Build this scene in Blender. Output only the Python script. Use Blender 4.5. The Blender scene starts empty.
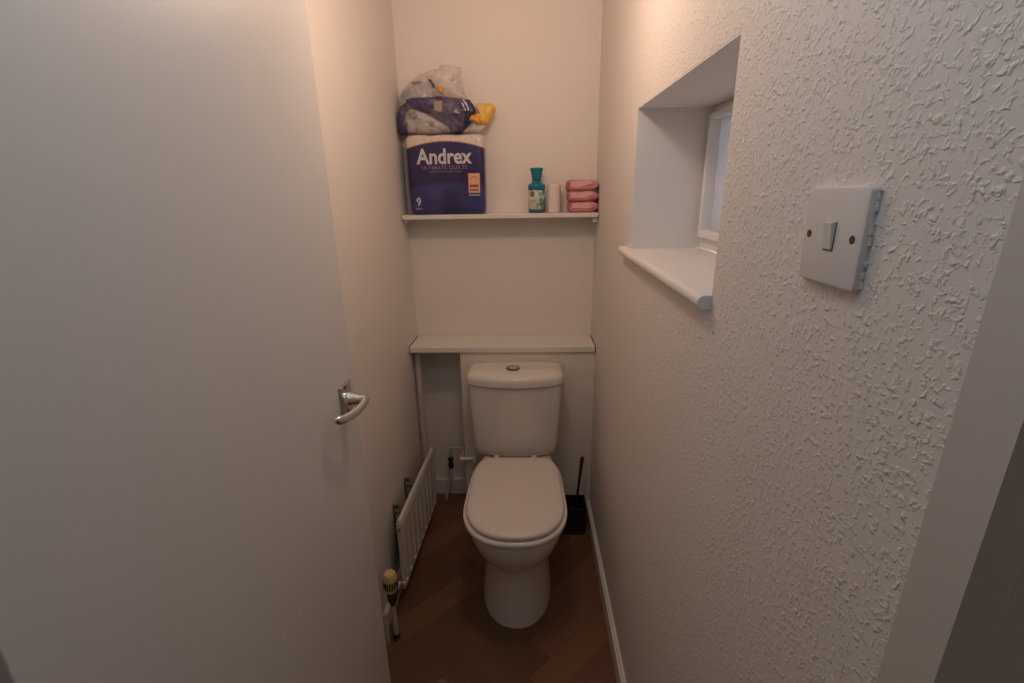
import bpy, bmesh, math, random
from mathutils import Vector, Matrix, noise
random.seed(7)
C = bpy.context.scene
COL = C.collection
PI = math.pi

# ---------------------------------------------------------------- measures
XL, XR, YB = -0.497, 0.281, 2.048      # left, right and back wall faces
YP, YH = 0.29, 0.25                    # room face and hall face of the doorway partition
ZC = 2.38
CAM = (0.0, 0.0, 1.44)

# ---------------------------------------------------------------- materials
def mat(name, col, rough=0.5, metal=0.0, spec=0.5, bump=None, coat=0.0, sheen=0.0, var=None, sss=0.0):
    m = bpy.data.materials.new(name); m.use_nodes = True
    nt = m.node_tree; b = nt.nodes['Principled BSDF']
    b.inputs['Base Color'].default_value = (*col, 1)
    b.inputs['Roughness'].default_value = rough
    b.inputs['Metallic'].default_value = metal
    b.inputs['Specular IOR Level'].default_value = spec
    b.inputs['Coat Weight'].default_value = coat
    b.inputs['Coat Roughness'].default_value = 0.08
    tc = nt.nodes.new('ShaderNodeTexCoord')
    if var:
        sc, c2, lo, hi = var
        n = nt.nodes.new('ShaderNodeTexNoise'); n.inputs['Scale'].default_value = sc; n.inputs['Detail'].default_value = 4
        nt.links.new(tc.outputs['Object'], n.inputs['Vector'])
        r = nt.nodes.new('ShaderNodeValToRGB')
        r.color_ramp.elements[0].position = lo; r.color_ramp.elements[0].color = (*col, 1)
        r.color_ramp.elements[1].position = hi; r.color_ramp.elements[1].color = (*c2, 1)
        nt.links.new(n.outputs['Fac'], r.inputs['Fac']); nt.links.new(r.outputs['Color'], b.inputs['Base Color'])
    if bump:
        sc, st, dist = bump
        n = nt.nodes.new('ShaderNodeTexNoise'); n.inputs['Scale'].default_value = sc; n.inputs['Detail'].default_value = 3
        nt.links.new(tc.outputs['Object'], n.inputs['Vector'])
        bp = nt.nodes.new('ShaderNodeBump'); bp.inputs['Strength'].default_value = st; bp.inputs['Distance'].default_value = dist
        nt.links.new(n.outputs['Fac'], bp.inputs['Height']); nt.links.new(bp.outputs['Normal'], b.inputs['Normal'])
    return m

def woodchip(name, col, strength=1.0, dist=0.0016):
    """painted woodchip paper: scattered raised chips of unequal size"""
    m = mat(name, col, 0.62, spec=0.35)
    nt = m.node_tree; b = nt.nodes['Principled BSDF']; N = nt.nodes.new; L = nt.links.new
    tc = N('ShaderNodeTexCoord')
    a = N('ShaderNodeTexNoise'); a.inputs['Scale'].default_value = 165; a.inputs['Detail'].default_value = 2.0; a.inputs['Distortion'].default_value = 0.35
    r1 = N('ShaderNodeValToRGB'); r1.color_ramp.elements[0].position = 0.51; r1.color_ramp.elements[1].position = 0.84
    v = N('ShaderNodeTexVoronoi'); v.inputs['Scale'].default_value = 95; v.inputs['Randomness'].default_value = 1.0
    r2 = N('ShaderNodeValToRGB'); r2.color_ramp.elements[0].position = 0.05; r2.color_ramp.elements[0].color = (1, 1, 1, 1); r2.color_ramp.elements[1].position = 0.34; r2.color_ramp.elements[1].color = (0, 0, 0, 1)
    k = N('ShaderNodeTexNoise'); k.inputs['Scale'].default_value = 45; k.inputs['Detail'].default_value = 1
    r3 = N('ShaderNodeValToRGB'); r3.color_ramp.elements[0].position = 0.46; r3.color_ramp.elements[1].position = 0.62
    m2 = N('ShaderNodeMath'); m2.operation = 'MULTIPLY'
    m3 = N('ShaderNodeMath'); m3.operation = 'MULTIPLY'; m3.inputs[1].default_value = 0.30
    ad = N('ShaderNodeMath'); ad.operation = 'ADD'
    for t in (a, v, k): L(tc.outputs['Object'], t.inputs['Vector'])
    L(a.outputs['Fac'], r1.inputs['Fac']); L(v.outputs['Distance'], r2.inputs['Fac']); L(k.outputs['Fac'], r3.inputs['Fac'])
    L(r2.outputs['Color'], m2.inputs[0]); L(r3.outputs['Color'], m2.inputs[1]); L(m2.outputs[0], m3.inputs[0])
    L(r1.outputs['Color'], ad.inputs[0]); L(m3.outputs[0], ad.inputs[1])
    bp = N('ShaderNodeBump'); bp.inputs['Strength'].default_value = strength; bp.inputs['Distance'].default_value = dist
    L(ad.outputs[0], bp.inputs['Height']); L(bp.outputs['Normal'], b.inputs['Normal'])
    return m

M = {}
M['paper'] = woodchip('woodchip_paper', (0.80, 0.75, 0.70))
M['paper_soft'] = woodchip('woodchip_paper_fine', (0.80, 0.745, 0.685), 0.55, 0.0012)
M['plaster'] = mat('painted_plaster', (0.88, 0.81, 0.74), 0.7, spec=0.3, bump=(35, 0.15, 0.002))
M['plaster_low'] = mat('painted_boxing', (0.86, 0.77, 0.68), 0.6, spec=0.3, bump=(30, 0.1, 0.002))
M['reveal'] = mat('white_reveal_paint', (0.80, 0.79, 0.77), 0.5, bump=(40, 0.1, 0.001))
M['doorpaint'] = mat('satin_door_paint', (0.68, 0.665, 0.64), 0.42, spec=0.45, bump=(120, 0.06, 0.0006))
M['gloss'] = mat('white_gloss_paint', (0.80, 0.765, 0.72), 0.3)
M['lining'] = mat('lining_paint', (0.62, 0.575, 0.53), 0.4)
M['shelf'] = mat('shelf_paint', (0.80, 0.755, 0.70), 0.4, bump=(60, 0.08, 0.001))
M['caulk'] = mat('cracked_caulk', (0.20, 0.12, 0.07), 0.8)
M['upvc'] = mat('window_plastic', (0.82, 0.82, 0.82), 0.3)
M['sill'] = mat('sill_paint', (0.82, 0.77, 0.74), 0.32)
M['ceramic'] = mat('white_ceramic', (0.78, 0.73, 0.66), 0.12, spec=0.5, coat=0.3)
M['seat'] = mat('seat_plastic', (0.78, 0.71, 0.66), 0.22)
M['chrome'] = mat('chrome', (0.75, 0.74, 0.72), 0.16, metal=1)
M['chrome_dark'] = mat('dark_chrome', (0.22, 0.21, 0.20), 0.3, metal=1)  # darker metal for the ring of the flush button
M['satin'] = mat('satin_metal', (0.55, 0.53, 0.51), 0.3, metal=1)
M['dark_gap'] = mat('dark_rubber', (0.02, 0.018, 0.016), 0.7)
M['black'] = mat('black_plastic', (0.010, 0.010, 0.011), 0.45)
M['switch'] = mat('switch_plastic', (0.74, 0.70, 0.67), 0.3)
M['radiator'] = mat('radiator_enamel', (0.68, 0.62, 0.56), 0.35)
M['bracket'] = mat('shade_dark_bracket', (0.12, 0.10, 0.075), 0.7)  # colour darkened to stand in for the deep shade behind the radiator
M['pipe'] = mat('painted_pipe', (0.62, 0.56, 0.50), 0.4, bump=(80, 0.1, 0.001))
M['brass'] = mat('brass', (0.55, 0.38, 0.16), 0.35, metal=1)
M['trv'] = mat('aged_cream_plastic', (0.72, 0.50, 0.22), 0.4)
M['teal'] = mat('teal_plastic', (0.0, 0.155, 0.21), 0.3, coat=0.2)
M['teal_cap'] = mat('teal_cap_plastic', (0.0, 0.19, 0.25), 0.35)
M['cream_can'] = mat('cream_paper_tube', (0.80, 0.70, 0.63), 0.7, bump=(90, 0.1, 0.001))
M['pink'] = mat('pink_film', (0.50, 0.12, 0.16), 0.4, var=(14, (0.74, 0.32, 0.34), 0.42, 0.66), bump=(28, 0.5, 0.004))
M['pink_pale'] = mat('pale_pink_film', (0.80, 0.42, 0.43), 0.4, bump=(30, 0.4, 0.003))
M['pink_end'] = mat('red_film_fold', (0.32, 0.05, 0.07), 0.5)
M['ink_white'] = mat('white_ink', (0.62, 0.60, 0.64), 0.5)
M['ink_gold'] = mat('gold_ink', (0.27, 0.19, 0.19), 0.45)
M['ink_orange'] = mat('apricot_sticker', (0.80, 0.42, 0.22), 0.5)
M['ink_brown'] = mat('brown_ink', (0.16, 0.06, 0.05), 0.6)
M['ink_grey'] = mat('lilac_ink', (0.42, 0.38, 0.52), 0.5)
M['purple'] = mat('purple_film', (0.016, 0.008, 0.065), 0.28, coat=0.3, var=(34, (0.045, 0.03, 0.14), 0.42, 0.68), bump=(38, 0.8, 0.012))
M['purple_dark'] = mat('dark_navy_film', (0.02, 0.018, 0.07), 0.35, bump=(30, 0.5, 0.005))
M['roll_grey'] = mat('rolls_under_film', (0.36, 0.33, 0.35), 0.35, var=(20, (0.56, 0.51, 0.51), 0.38, 0.62), bump=(34, 0.8, 0.014), coat=.2)
M['roll_spot'] = mat('roll_core_grey', (0.27, 0.24, 0.26), 0.6)  # grey rounds of the roll ends seen in the bag
M['orange'] = mat('orange_film', (0.80, 0.30, 0.03), 0.35, bump=(30, 0.5, 0.004))
M['yellow'] = mat('yellow_film', (0.80, 0.50, 0.09), 0.35, bump=(24, 0.5, 0.006), var=(20, (0.78, 0.38, 0.06), 0.45, 0.65))
M['lime'] = mat('lime_ink', (0.50, 0.55, 0.08), 0.5)

def clear_film():
    m = bpy.data.materials.new('clear_crinkled_film'); m.use_nodes = True
    nt = m.node_tree; N = nt.nodes.new; L = nt.links.new
    b = nt.nodes['Principled BSDF']; b.inputs['Base Color'].default_value = (0.78, 0.72, 0.66, 1); b.inputs['Roughness'].default_value = 0.2
    tr = N('ShaderNodeBsdfTransparent'); mx = N('ShaderNodeMixShader')
    tc = N('ShaderNodeTexCoord'); n = N('ShaderNodeTexNoise'); n.inputs['Scale'].default_value = 22; n.inputs['Detail'].default_value = 4
    r = N('ShaderNodeValToRGB'); r.color_ramp.elements[0].position = 0.3; r.color_ramp.elements[0].color = (.3, .3, .3, 1)
    r.color_ramp.elements[1].position = 0.75; r.color_ramp.elements[1].color = (.75, .75, .75, 1)
    bp = N('ShaderNodeBump'); bp.inputs['Strength'].default_value = 0.6; bp.inputs['Distance'].default_value = 0.01
    L(tc.outputs['Object'], n.inputs['Vector']); L(n.outputs['Fac'], r.inputs['Fac']); L(n.outputs['Fac'], bp.inputs['Height'])
    L(bp.outputs['Normal'], b.inputs['Normal'])
    L(r.outputs['Color'], mx.inputs['Fac']); L(tr.outputs[0], mx.inputs[1]); L(b.outputs[0], mx.inputs[2])
    L(mx.outputs[0], nt.nodes['Material Output'].inputs['Surface'])
    return m
M['film'] = clear_film()
M['film_thin'] = M['film'].copy(); M['film_thin'].name = 'thin_clear_film'
for n_ in M['film_thin'].node_tree.nodes:
    if n_.type == 'VALTORGB':
        n_.color_ramp.elements[0].position = .45; n_.color_ramp.elements[0].color = (.04, .04, .04, 1); n_.color_ramp.elements[1].color = (.20, .20, .20, 1)

def glass():
    """obscured bathroom glass: part scattered, part clear"""
    m = bpy.data.materials.new('obscured_glass'); m.use_nodes = True
    nt = m.node_tree; N = nt.nodes.new; L = nt.links.new
    nt.nodes.remove(nt.nodes['Principled BSDF'])
    tl_ = N('ShaderNodeBsdfTranslucent'); tl_.inputs[0].default_value = (0.5, 0.5, 0.52, 1)
    df = N('ShaderNodeBsdfDiffuse'); df.inputs[0].default_value = (0.5, 0.48, 0.47, 1)
    g = N('ShaderNodeBsdfGlossy'); g.inputs['Roughness'].default_value = 0.25
    f = N('ShaderNodeFresnel'); f.inputs['IOR'].default_value = 1.3
    m1 = N('ShaderNodeMixShader'); m1.inputs['Fac'].default_value = 0.5
    L(tl_.outputs[0], m1.inputs[1]); L(df.outputs[0], m1.inputs[2])
    mx = N('ShaderNodeMixShader')
    L(f.outputs[0], mx.inputs['Fac']); L(m1.outputs[0], mx.inputs[1]); L(g.outputs[0], mx.inputs[2])
    L(mx.outputs[0], nt.nodes['Material Output'].inputs['Surface'])
    return m
M['glass'] = glass()

def emitter(name, col, s):
    m = bpy.data.materials.new(name); m.use_nodes = True
    b = m.node_tree.nodes['Principled BSDF']
    b.inputs['Base Color'].default_value = (0.8, 0.8, 0.8, 1)
    b.inputs['Emission Color'].default_value = (*col, 1); b.inputs['Emission Strength'].default_value = s
    return m

def floor_mat():
    m = bpy.data.materials.new('herringbone_oak'); m.use_nodes = True
    nt = m.node_tree; N = nt.nodes.new; L = nt.links.new
    b = nt.nodes['Principled BSDF']; b.inputs['Roughness'].default_value = 0.45
    at = N('ShaderNodeAttribute'); at.attribute_name = 'plank'
    uv = N('ShaderNodeUVMap'); uv.uv_map = 'UVMap'
    mp = N('ShaderNodeMapping'); mp.inputs['Scale'].default_value = (6, 90, 1)
    n = N('ShaderNodeTexNoise'); n.inputs['Scale'].default_value = 1.0; n.inputs['Detail'].default_value = 5; n.inputs['Distortion'].default_value = 0.6
    r = N('ShaderNodeValToRGB'); r.color_ramp.elements[0].position = 0.3; r.color_ramp.elements[0].color = (.86, .85, .83, 1)
    r.color_ramp.elements[1].position = 0.7; r.color_ramp.elements[1].color = (1.04, 1.04, 1.04, 1)
    mx = N('ShaderNodeMix'); mx.data_type = 'RGBA'; mx.blend_type = 'MULTIPLY'; mx.inputs['Factor'].default_value = 1
    L(uv.outputs[0], mp.inputs['Vector']); L(mp.outputs[0], n.inputs['Vector']); L(n.outputs['Fac'], r.inputs['Fac'])
    L(at.outputs['Color'], mx.inputs['A']); L(r.outputs['Color'], mx.inputs['B']); L(mx.outputs['Result'], b.inputs['Base Color'])
    return m
M['floor'] = floor_mat()

# ---------------------------------------------------------------- mesh helpers
def link(name, bm, m, parent=None, smooth=False, angle=None, **props):
    bmesh.ops.recalc_face_normals(bm, faces=bm.faces)
    me = bpy.data.meshes.new(name); bm.to_mesh(me); bm.free()
    for mm in (m if isinstance(m, (list, tuple)) else [m]): me.materials.append(mm)
    if smooth:
        for p in me.polygons: p.use_smooth = True
        if angle is not None: me.set_sharp_from_angle(angle=math.radians(angle))
    o = bpy.data.objects.new(name, me); COL.objects.link(o)
    if parent is not None:
        o.parent = parent; o.matrix_parent_inverse = Matrix.Translation(-Vector(parent.location)) if parent.type == 'EMPTY' else parent.matrix_parent_inverse.copy()
        if parent.type != 'EMPTY': o.matrix_parent_inverse = Matrix.Identity(4)
    for k, v in props.items(): o[k] = v
    return o

def thing(name, label, cat, loc, group=None):
    o = bpy.data.objects.new(name, None); COL.objects.link(o); o.location = loc; o.empty_display_size = 0.05
    o['label'] = label; o['category'] = cat
    if group: o['group'] = group
    return o

def tag(o, label, cat, group=None):
    o['label'] = label; o['category'] = cat
    if group: o['group'] = group
    return o

def struct(o): o['kind'] = 'structure'; return o

def box(bm, x0, x1, y0, y1, z0, z1, bev=0.0, seg=2):
    vs = [bm.verts.new((x, y, z)) for x in (x0, x1) for y in (y0, y1) for z in (z0, z1)]
    f = [(0, 1, 3, 2), (4, 6, 7, 5), (0, 4, 5, 1), (2, 3, 7, 6), (0, 2, 6, 4), (1, 5, 7, 3)]
    fs = [bm.faces.new([vs[i] for i in q]) for q in f]
    if bev:
        es = list({e for ff in fs for e in ff.edges})
        bmesh.ops.bevel(bm, geom=es, offset=bev, segments=seg, affect='EDGES', profile=0.5)
    return bm

def B(*a, **k): return box(bmesh.new(), *a, **k)

def tube(bm, pts, r, n=12, caps=True):
    pts = [Vector(p) for p in pts]
    rs = r if isinstance(r, (list, tuple)) else [r] * len(pts)
    rings = []; up = None
    for i, p in enumerate(pts):
        d = (pts[min(i + 1, len(pts) - 1)] - pts[max(i - 1, 0)]).normalized()
        if up is None:
            up = Vector((0, 0, 1)) if abs(d.z) < 0.9 else Vector((1, 0, 0))
        s = d.cross(up).normalized(); up = s.cross(d).normalized()
        rings.append([bm.verts.new(p + (s * math.cos(2 * PI * k / n) + up * math.sin(2 * PI * k / n)) * rs[i]) for k in range(n)])
    for a, b in zip(rings, rings[1:]):
        for k in range(n): bm.faces.new((a[k], a[(k + 1) % n], b[(k + 1) % n], b[k]))
    if caps: bm.faces.new(rings[0]); bm.faces.new(rings[-1][::-1])
    return bm

def bez(p0, p1, p2, p3, n=10):
    out = []
    for i in range(n + 1):
        t = i / n
        out.append(tuple((1 - t) ** 3 * a + 3 * (1 - t) ** 2 * t * b + 3 * (1 - t) * t * t * c + t ** 3 * d for a, b, c, d in zip(p0, p1, p2, p3)))
    return out

def lathe(bm, prof, c=(0, 0, 0), n=32, sx=1, sy=1):
    rings = []
    for r, z in prof:
        if r < 1e-6: rings.append([bm.verts.new((c[0], c[1], c[2] + z))])
        else: rings.append([bm.verts.new((c[0] + sx * r * math.cos(2 * PI * k / n), c[1] + sy * r * math.sin(2 * PI * k / n), c[2] + z)) for k in range(n)])
    for a, b in zip(rings, rings[1:]):
        for k in range(n):
            k2 = (k + 1) % n
            if len(a) == 1 and len(b) == 1: continue
            if len(a) == 1: bm.faces.new((a[0], b[k2], b[k]))
            elif len(b) == 1: bm.faces.new((a[k], a[k2], b[0]))
            else: bm.faces.new((a[k], a[k2], b[k2], b[k]))
    for rr in (rings[0], rings[-1]):
        if len(rr) > 1: bm.faces.new(rr)
    return bm

def loft(bm, rings, cap0=True, cap1=True):
    R = [[bm.verts.new(p) for p in ring] for ring in rings]
    n = len(R[0])
    for a, b in zip(R, R[1:]):
        for k in range(n): bm.faces.new((a[k], a[(k + 1) % n], b[(k + 1) % n], b[k]))
    if cap0: bm.faces.new(R[0][::-1])
    if cap1: bm.faces.new(R[-1])
    return bm

def rbox(sx, sy, sz, r, cuts=14):
    """rounded box centred on the origin with a dense grid"""
    bm = bmesh.new(); bmesh.ops.create_cube(bm, size=2)
    bmesh.ops.subdivide_edges(bm, edges=bm.edges[:], cuts=cuts, use_grid_fill=True)
    h = (sx / 2, sy / 2, sz / 2)
    for v in bm.verts:
        p = Vector([math.sin(v.co[i] * PI / 2) * h[i] if abs(v.co[i]) < 1 else v.co[i] * h[i] for i in range(3)])
        q = Vector([max(-(h[i] - r), min(h[i] - r, p[i])) for i in range(3)])
        d = p - q
        if d.length > 1e-9: p = q + d.normalized() * r
        v.co = p
    return bm

def text(name, s, size, m, parent, place, bold=0.0, depth=0.0006, space=1.0):
    cu = bpy.data.curves.new(name, 'FONT'); cu.body = s; cu.size = size; cu.align_x = 'CENTER'; cu.align_y = 'CENTER'
    cu.offset = bold; cu.extrude = depth; cu.space_character = space; cu.resolution_u = 4
    t = bpy.data.objects.new(name, cu); COL.objects.link(t)
    bpy.context.view_layer.update()
    dg = bpy.context.evaluated_depsgraph_get()
    me = bpy.data.meshes.new_from_object(t.evaluated_get(dg))
    bpy.data.objects.remove(t)
    for v in me.vertices: v.co = Vector(place(v.co.x, v.co.y, v.co.z))
    me.materials.clear(); me.materials.append(m); me.name = name
    o = bpy.data.objects.new(name, me); COL.objects.link(o); o.parent = parent
    o.matrix_parent_inverse = Matrix.Translation(-Vector(parent.location))
    return o

# ---------------------------------------------------------------- the room
def herringbone(x0, x1, y0, y1):
    w, n = 0.095, 4
    A0, B0 = 0.772, 1.439
    bm = bmesh.new(); uvl = bm.loops.layers.uv.new('UVMap'); cl = bm.loops.layers.float_color.new('plank')
    tones = [(0.205, 0.098, 0.048), (0.16, 0.078, 0.038), (0.235, 0.115, 0.060), (0.135, 0.066, 0.032), (0.215, 0.098, 0.050), (0.18, 0.088, 0.042)]
    s2 = math.sqrt(0.5)
    def clip(poly):
        for ax, lim, sgn in ((0, x0, 1), (0, x1, -1), (1, y0, 1), (1, y1, -1)):
            out = []
            for i in range(len(poly)):
                p, q = poly[i], poly[(i + 1) % len(poly)]
                dp, dq = (p[ax] - lim) * sgn, (q[ax] - lim) * sgn
                if dp >= 0: out.append(p)
                if (dp > 0) != (dq > 0) and abs(dp - dq) > 1e-12:
                    t = dp / (dp - dq); out.append((p[0] + (q[0] - p[0]) * t, p[1] + (q[1] - p[1]) * t))
            poly = out
            if len(poly) < 3: return []
        return poly
    def plank(a0, a1, b0, b1, along_a):
        g = 0.0004
        P = [(a0 + g, b0 + g), (a1 - g, b0 + g), (a1 - g, b1 - g), (a0 + g, b1 - g)]
        W = [((a - b) * s2, (a + b) * s2) for a, b in P]
        W = clip(W)
        if not W: return
        # drop doubled corners
        Q = []
        for p in W:
            if not Q or (abs(p[0] - Q[-1][0]) + abs(p[1] - Q[-1][1])) > 1e-5: Q.append(p)
        if len(Q) > 2 and abs(Q[0][0] - Q[-1][0]) + abs(Q[0][1] - Q[-1][1]) < 1e-5: Q.pop()
        if len(Q) < 3: return
        f = bm.faces.new([bm.verts.new((x, y, 0.0)) for x, y in Q])
        c = random.choice(tones); k = random.uniform(0.88, 1.12); off = random.random() * 10
        for l in f.loops:
            x, y = l.vert.co.x, l.vert.co.y
            a, b = (x + y) * s2, (y - x) * s2
            l[uvl].uv = (a + off, b) if along_a else (b + off, a)
            l[cl] = (c[0] * k, c[1] * k, c[2] * k, 1)
    for k in range(-60, 60):
        for m_ in range(-12, 12):
            a = A0 + (k + 2 * n * m_) * w; b = B0 + k * w
            plank(a, a + n * w, b, b + w, True)
            c_ = k
            a = A0 + c_ * w; b = B0 + (c_ - 2 * n + 1 + 2 * n * m_) * w
            plank(a, a + w, b, b + n * w, False)
    bmesh.ops.solidify(bm, geom=bm.faces[:], thickness=0.0) if False else None
    # dark joint bed below the boards
    zf = -0.0012
    vs = [bm.verts.new(p) for p in ((x0, y0, zf), (x1, y0, zf), (x1, y1, zf), (x0, y1, zf))]
    vb = [bm.verts.new((v.co.x, v.co.y, -0.03)) for v in vs]
    fs = [bm.faces.new(vs), bm.faces.new(vb[::-1])] + [bm.faces.new((vs[i], vb[i], vb[(i + 1) % 4], vs[(i + 1) % 4])) for i in range(4)]
    for f in fs:
        for l in f.loops: l[cl] = (0.012, 0.006, 0.003, 1)
    return bm
fl = herringbone(XL, XR, -0.9, YB)
me = bpy.data.meshes.new('floor'); fl.to_mesh(me); fl.free(); me.materials.append(M['floor'])
o = bpy.data.objects.new('floor', me); COL.objects.link(o); struct(o)

T = 0.10
struct(link('wall_left', B(XL - T, XL, YP, YB + T, 0, ZC), M['paper_soft']))
struct(link('wall_back', B(XL, XR, YB, YB + T, 0, ZC), M['plaster']))
struct(link('ceiling', B(XL - T, XR + 0.3, YP - 0.05, YB + T, ZC, ZC + 0.05), M['plaster']))
# right wall with the window opening
YN0, YN1, ZN0, ZN1, XN = 0.723, 1.336, 1.2824, 1.633, 0.47
XO = 0.56
bm = bmesh.new()
box(bm, XR, XO, YP + .004, YN0, 0, ZC); box(bm, XR, XO, YN1, YB + T, 0, ZC)
box(bm, XR, XO, YN0, YN1, 0, ZN0 - 0.022); box(bm, XR, XO, YN0, YN1, ZN1, ZC)
struct(link('wall_right', bm, M['paper']))
# smooth painted skins of the window recess
bm = bmesh.new(); e = 0.003
box(bm, XR + 0.0005, XN, YN1 - e, YN1, ZN0, ZN1); box(bm, XR + 0.0005, XN, YN0, YN0 + e, ZN0, ZN1)
box(bm, XR + 0.0005, XN, YN0 + e, YN1 - e, ZN1 - e, ZN1)
struct(link('trim_1', bm, M['reveal']))
# boxing behind the cistern
ZS = 0.8206
struct(link('trim_2', B(-0.285, XR, 1.885, YB, 0, ZS - 0.024, bev=0.002), M['plaster_low']))

# doorway partition (left return), hall shell behind the camera
struct(link('wall_front', B(XL - T, -0.455, YH + 0.001, YP, 0, ZC), M['paper_soft']))
bm = bmesh.new()
box(bm, -0.455, -0.428, YH - 0.008, YP - 0.001, 0, 2.03); box(bm, XR - .0004, XR + 0.03, YH + 0.003, YP + .0041, 0, 2.03)
struct(link('trim_3', bm, M['lining']))
struct(link('trim_4', B(-0.455, XR + 0.03, YH - 0.008, YP, 2.03, ZC), M['lining']))
bm = bmesh.new()
box(bm, XR + 0.0302, XR + 0.075, YH + 0.003, YH + 0.0065, 0, 2.1); box(bm, -0.53, -0.4555, YH - 0.012, YH - 0.001, 0, 2.1)
struct(link('trim_5', bm, M['lining']))
bm = bmesh.new()
box(bm, XR + 0.03, 1.0, YH + 0.007, YH + 0.04, 0, ZC); box(bm, -1.0, XL - T, YH, YH + 0.04, 0, ZC)
struct(link('wall_hall', bm, M['plaster']))
bm = bmesh.new()
box(bm, -1.05, -1.0, -0.9, YH + 0.04, 0, ZC); box(bm, 1.0, 1.05, -0.9, YH + 0.04, 0, ZC); box(bm, -1.05, 1.05, -0.95, -0.9, 0, ZC)
struct(link('wall_hall_rear', bm, M['plaster']))
struct(link('ceiling_hall', B(-1.05, 1.05, -0.95, YP - 0.05, ZC, ZC + 0.05), M['plaster']))
struct(link('floor_hall', B(-1.0, XL, -0.9, YH, -0.03, -0.0005), mat('hall_floor', (0.16, 0.08, 0.04), 0.5)))
struct(link('floor_hall', B(XR, 1.0, -0.9, YH, -0.03, -0.0005), bpy.data.materials['hall_floor']))

# skirtings
def skirt(name, x0, x1, y0, y1, h, face):
    bm = B(x0, x1, y0, y1, 0, h)
    es = [e for e in bm.edges if all(v.co.z > h - 1e-5 for v in e.verts) and all(abs(v.co[face[0]] - face[1]) < 1e-5 for v in e.verts)]
    bmesh.ops.bevel(bm, geom=es, offset=0.006, segments=3, affect='EDGES')
    return struct(link(name, bm, M['gloss'], smooth=True, angle=40))
skirt('baseboard_right', XR - 0.015, XR, YP, 1.885, 0.07, (0, XR - 0.015))
skirt('baseboard_back', XL, -0.285, YB - 0.015, YB, 0.085, (1, YB - 0.015))
skirt('baseboard_left', XL, XL + 0.012, YP, YB - 0.015, 0.07, (0, XL + 0.012))

# ---------------------------------------------------------------- window
win = bpy.data.objects.new('window_1', None); COL.objects.link(win); win.location = (XN, (YN0 + YN1) / 2, ZN0); win['kind'] = 'structure'
def frame_ring(x0, x1, y0, y1, z0, z1, t, tb=None, bev=0.003):
    bm = bmesh.new(); tb = tb or t
    box(bm, x0, x1, y0, y0 + t, z0, z1, bev=bev); box(bm, x0, x1, y1 - t, y1, z0, z1, bev=bev)
    box(bm, x0, x1, y0 + t, y1 - t, z0, z0 + tb, bev=bev); box(bm, x0, x1, y0 + t, y1 - t, z1 - t, z1, bev=bev)
    return bm
link('window_frame', frame_ring(XN, XO, YN0 + .001, YN1 - .001, ZN0 + .0005, ZN1 - .001, 0.018, 0.030), M['upvc'], win)
s = link('sash', frame_ring(XN - 0.016, XN + 0.05, YN0 + .0195, YN1 - .0195, ZN0 + 0.031, ZN1 - 0.0195, 0.016, 0.020), M['upvc'], win)
link('pane', B(XN + 0.01, XN + 0.014, YN0 + .034, YN1 - .034, ZN0 + 0.049, ZN1 - 0.034), M['glass'], s)
bm = bmesh.new()
tube(bm, [(XN - 0.018, 0.80, 1.45), (XN - 0.045, 0.80, 1.45)], 0.009); box(bm, XN - 0.055, XN - 0.043, 0.79, 0.81, 1.36, 1.46, bev=0.004)
link('window_catch', bm, M['upvc'], win)
# bullnosed window board: profile in XZ swept along Y, nose runs past the opening on the far side
bm = bmesh.new()
prof = [(XN, ZN0 - 0.022), (XR + 0.004, ZN0 - 0.022)]
nose = XR - 0.022; rr = 0.011
prof2 = [(nose + rr - rr * math.sin(PI * k / 10), ZN0 - rr - rr * math.cos(PI * k / 10)) for k in range(11)]
ring = [(XR + 0.0, ZN0 - 0.022)] + prof2 + [(XR + 0.0, ZN0)]
def ringY(y): return [(x, y, z) for x, z in ring]
loft(bm, [ringY(0.722), ringY(1.395)])
box(bm, XR, XN, YN0 + .0, YN1 - .0, ZN0 - 0.022, ZN0)
link('window_sill', bm, M['sill'], win, smooth=True, angle=35)

# ---------------------------------------------------------------- door
XD = -0.386
dr = link('door_1', B(XD - 0.04, XD, 0.252, 0.968, 0.006, 2.02, bev=0.0015), M['doorpaint']); struct(dr)
hp = rbox(0.006, 0.054, 0.068, 0.0028, 10)
bmesh.ops.translate(hp, verts=hp.verts, vec=(XD + 0.003, 0.911, 1.028))
plate = link('handle_plate', hp, M['satin'], dr, smooth=True, label='short satin metal backplate')
bm = bmesh.new()
for z in (1.055, 0.990): lathe(bm, [(0, 0), (.0038, 0), (.0038, .0012), (.0015, .0016), (0, .0012)], (0, 0, 0), 12)
vs = bm.verts[:]; half = len(vs) // 2
for i, v in enumerate(vs):
    z = 1.054 if i < half else 1.002
    v.co = Vector((XD + 0.0055 + v.co.z, 0.905 + v.co.x, z + v.co.y))
link('screw', bm, M['dark_gap'], plate)
bm = bmesh.new()
hub = [(0.0165, 0.0), (0.0165, 0.006), (0.0145, 0.010), (0.0135, 0.018), (0.0100, 0.028), (0.0085, 0.036), (0.0085, 0.043)]
lathe(bm, [(0, 0)] + hub + [(0, 0.044)], (0, 0, 0), 20)
for v in bm.verts: v.co = Vector((XD + 0.006 + v.co.z, 0.905 + v.co.x, 1.028 + v.co.y))
link('spindle_boss', bm, M['chrome'], dr, smooth=True, angle=50)
bm = bmesh.new()
path = bez((XD + 0.044, 0.924, 1.027), (XD + 0.050, 0.885, 1.018), (XD + 0.038, 0.83, 1.020), (XD + 0.022, 0.803, 1.028), 12)
rings = []
for i, p in enumerate(path):
    t = i / 12; hw = 0.0105 * (1 - 0.12 * t); hh = 0.0060
    if i in (0, 12): hw *= 0.6; hh *= 0.6
    rings.append([(p[0] + hh * math.cos(2 * PI * k / 14), p[1], p[2] + hw * math.sin(2 * PI * k / 14)) for k in range(14)])
loft(bm, rings)
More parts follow.
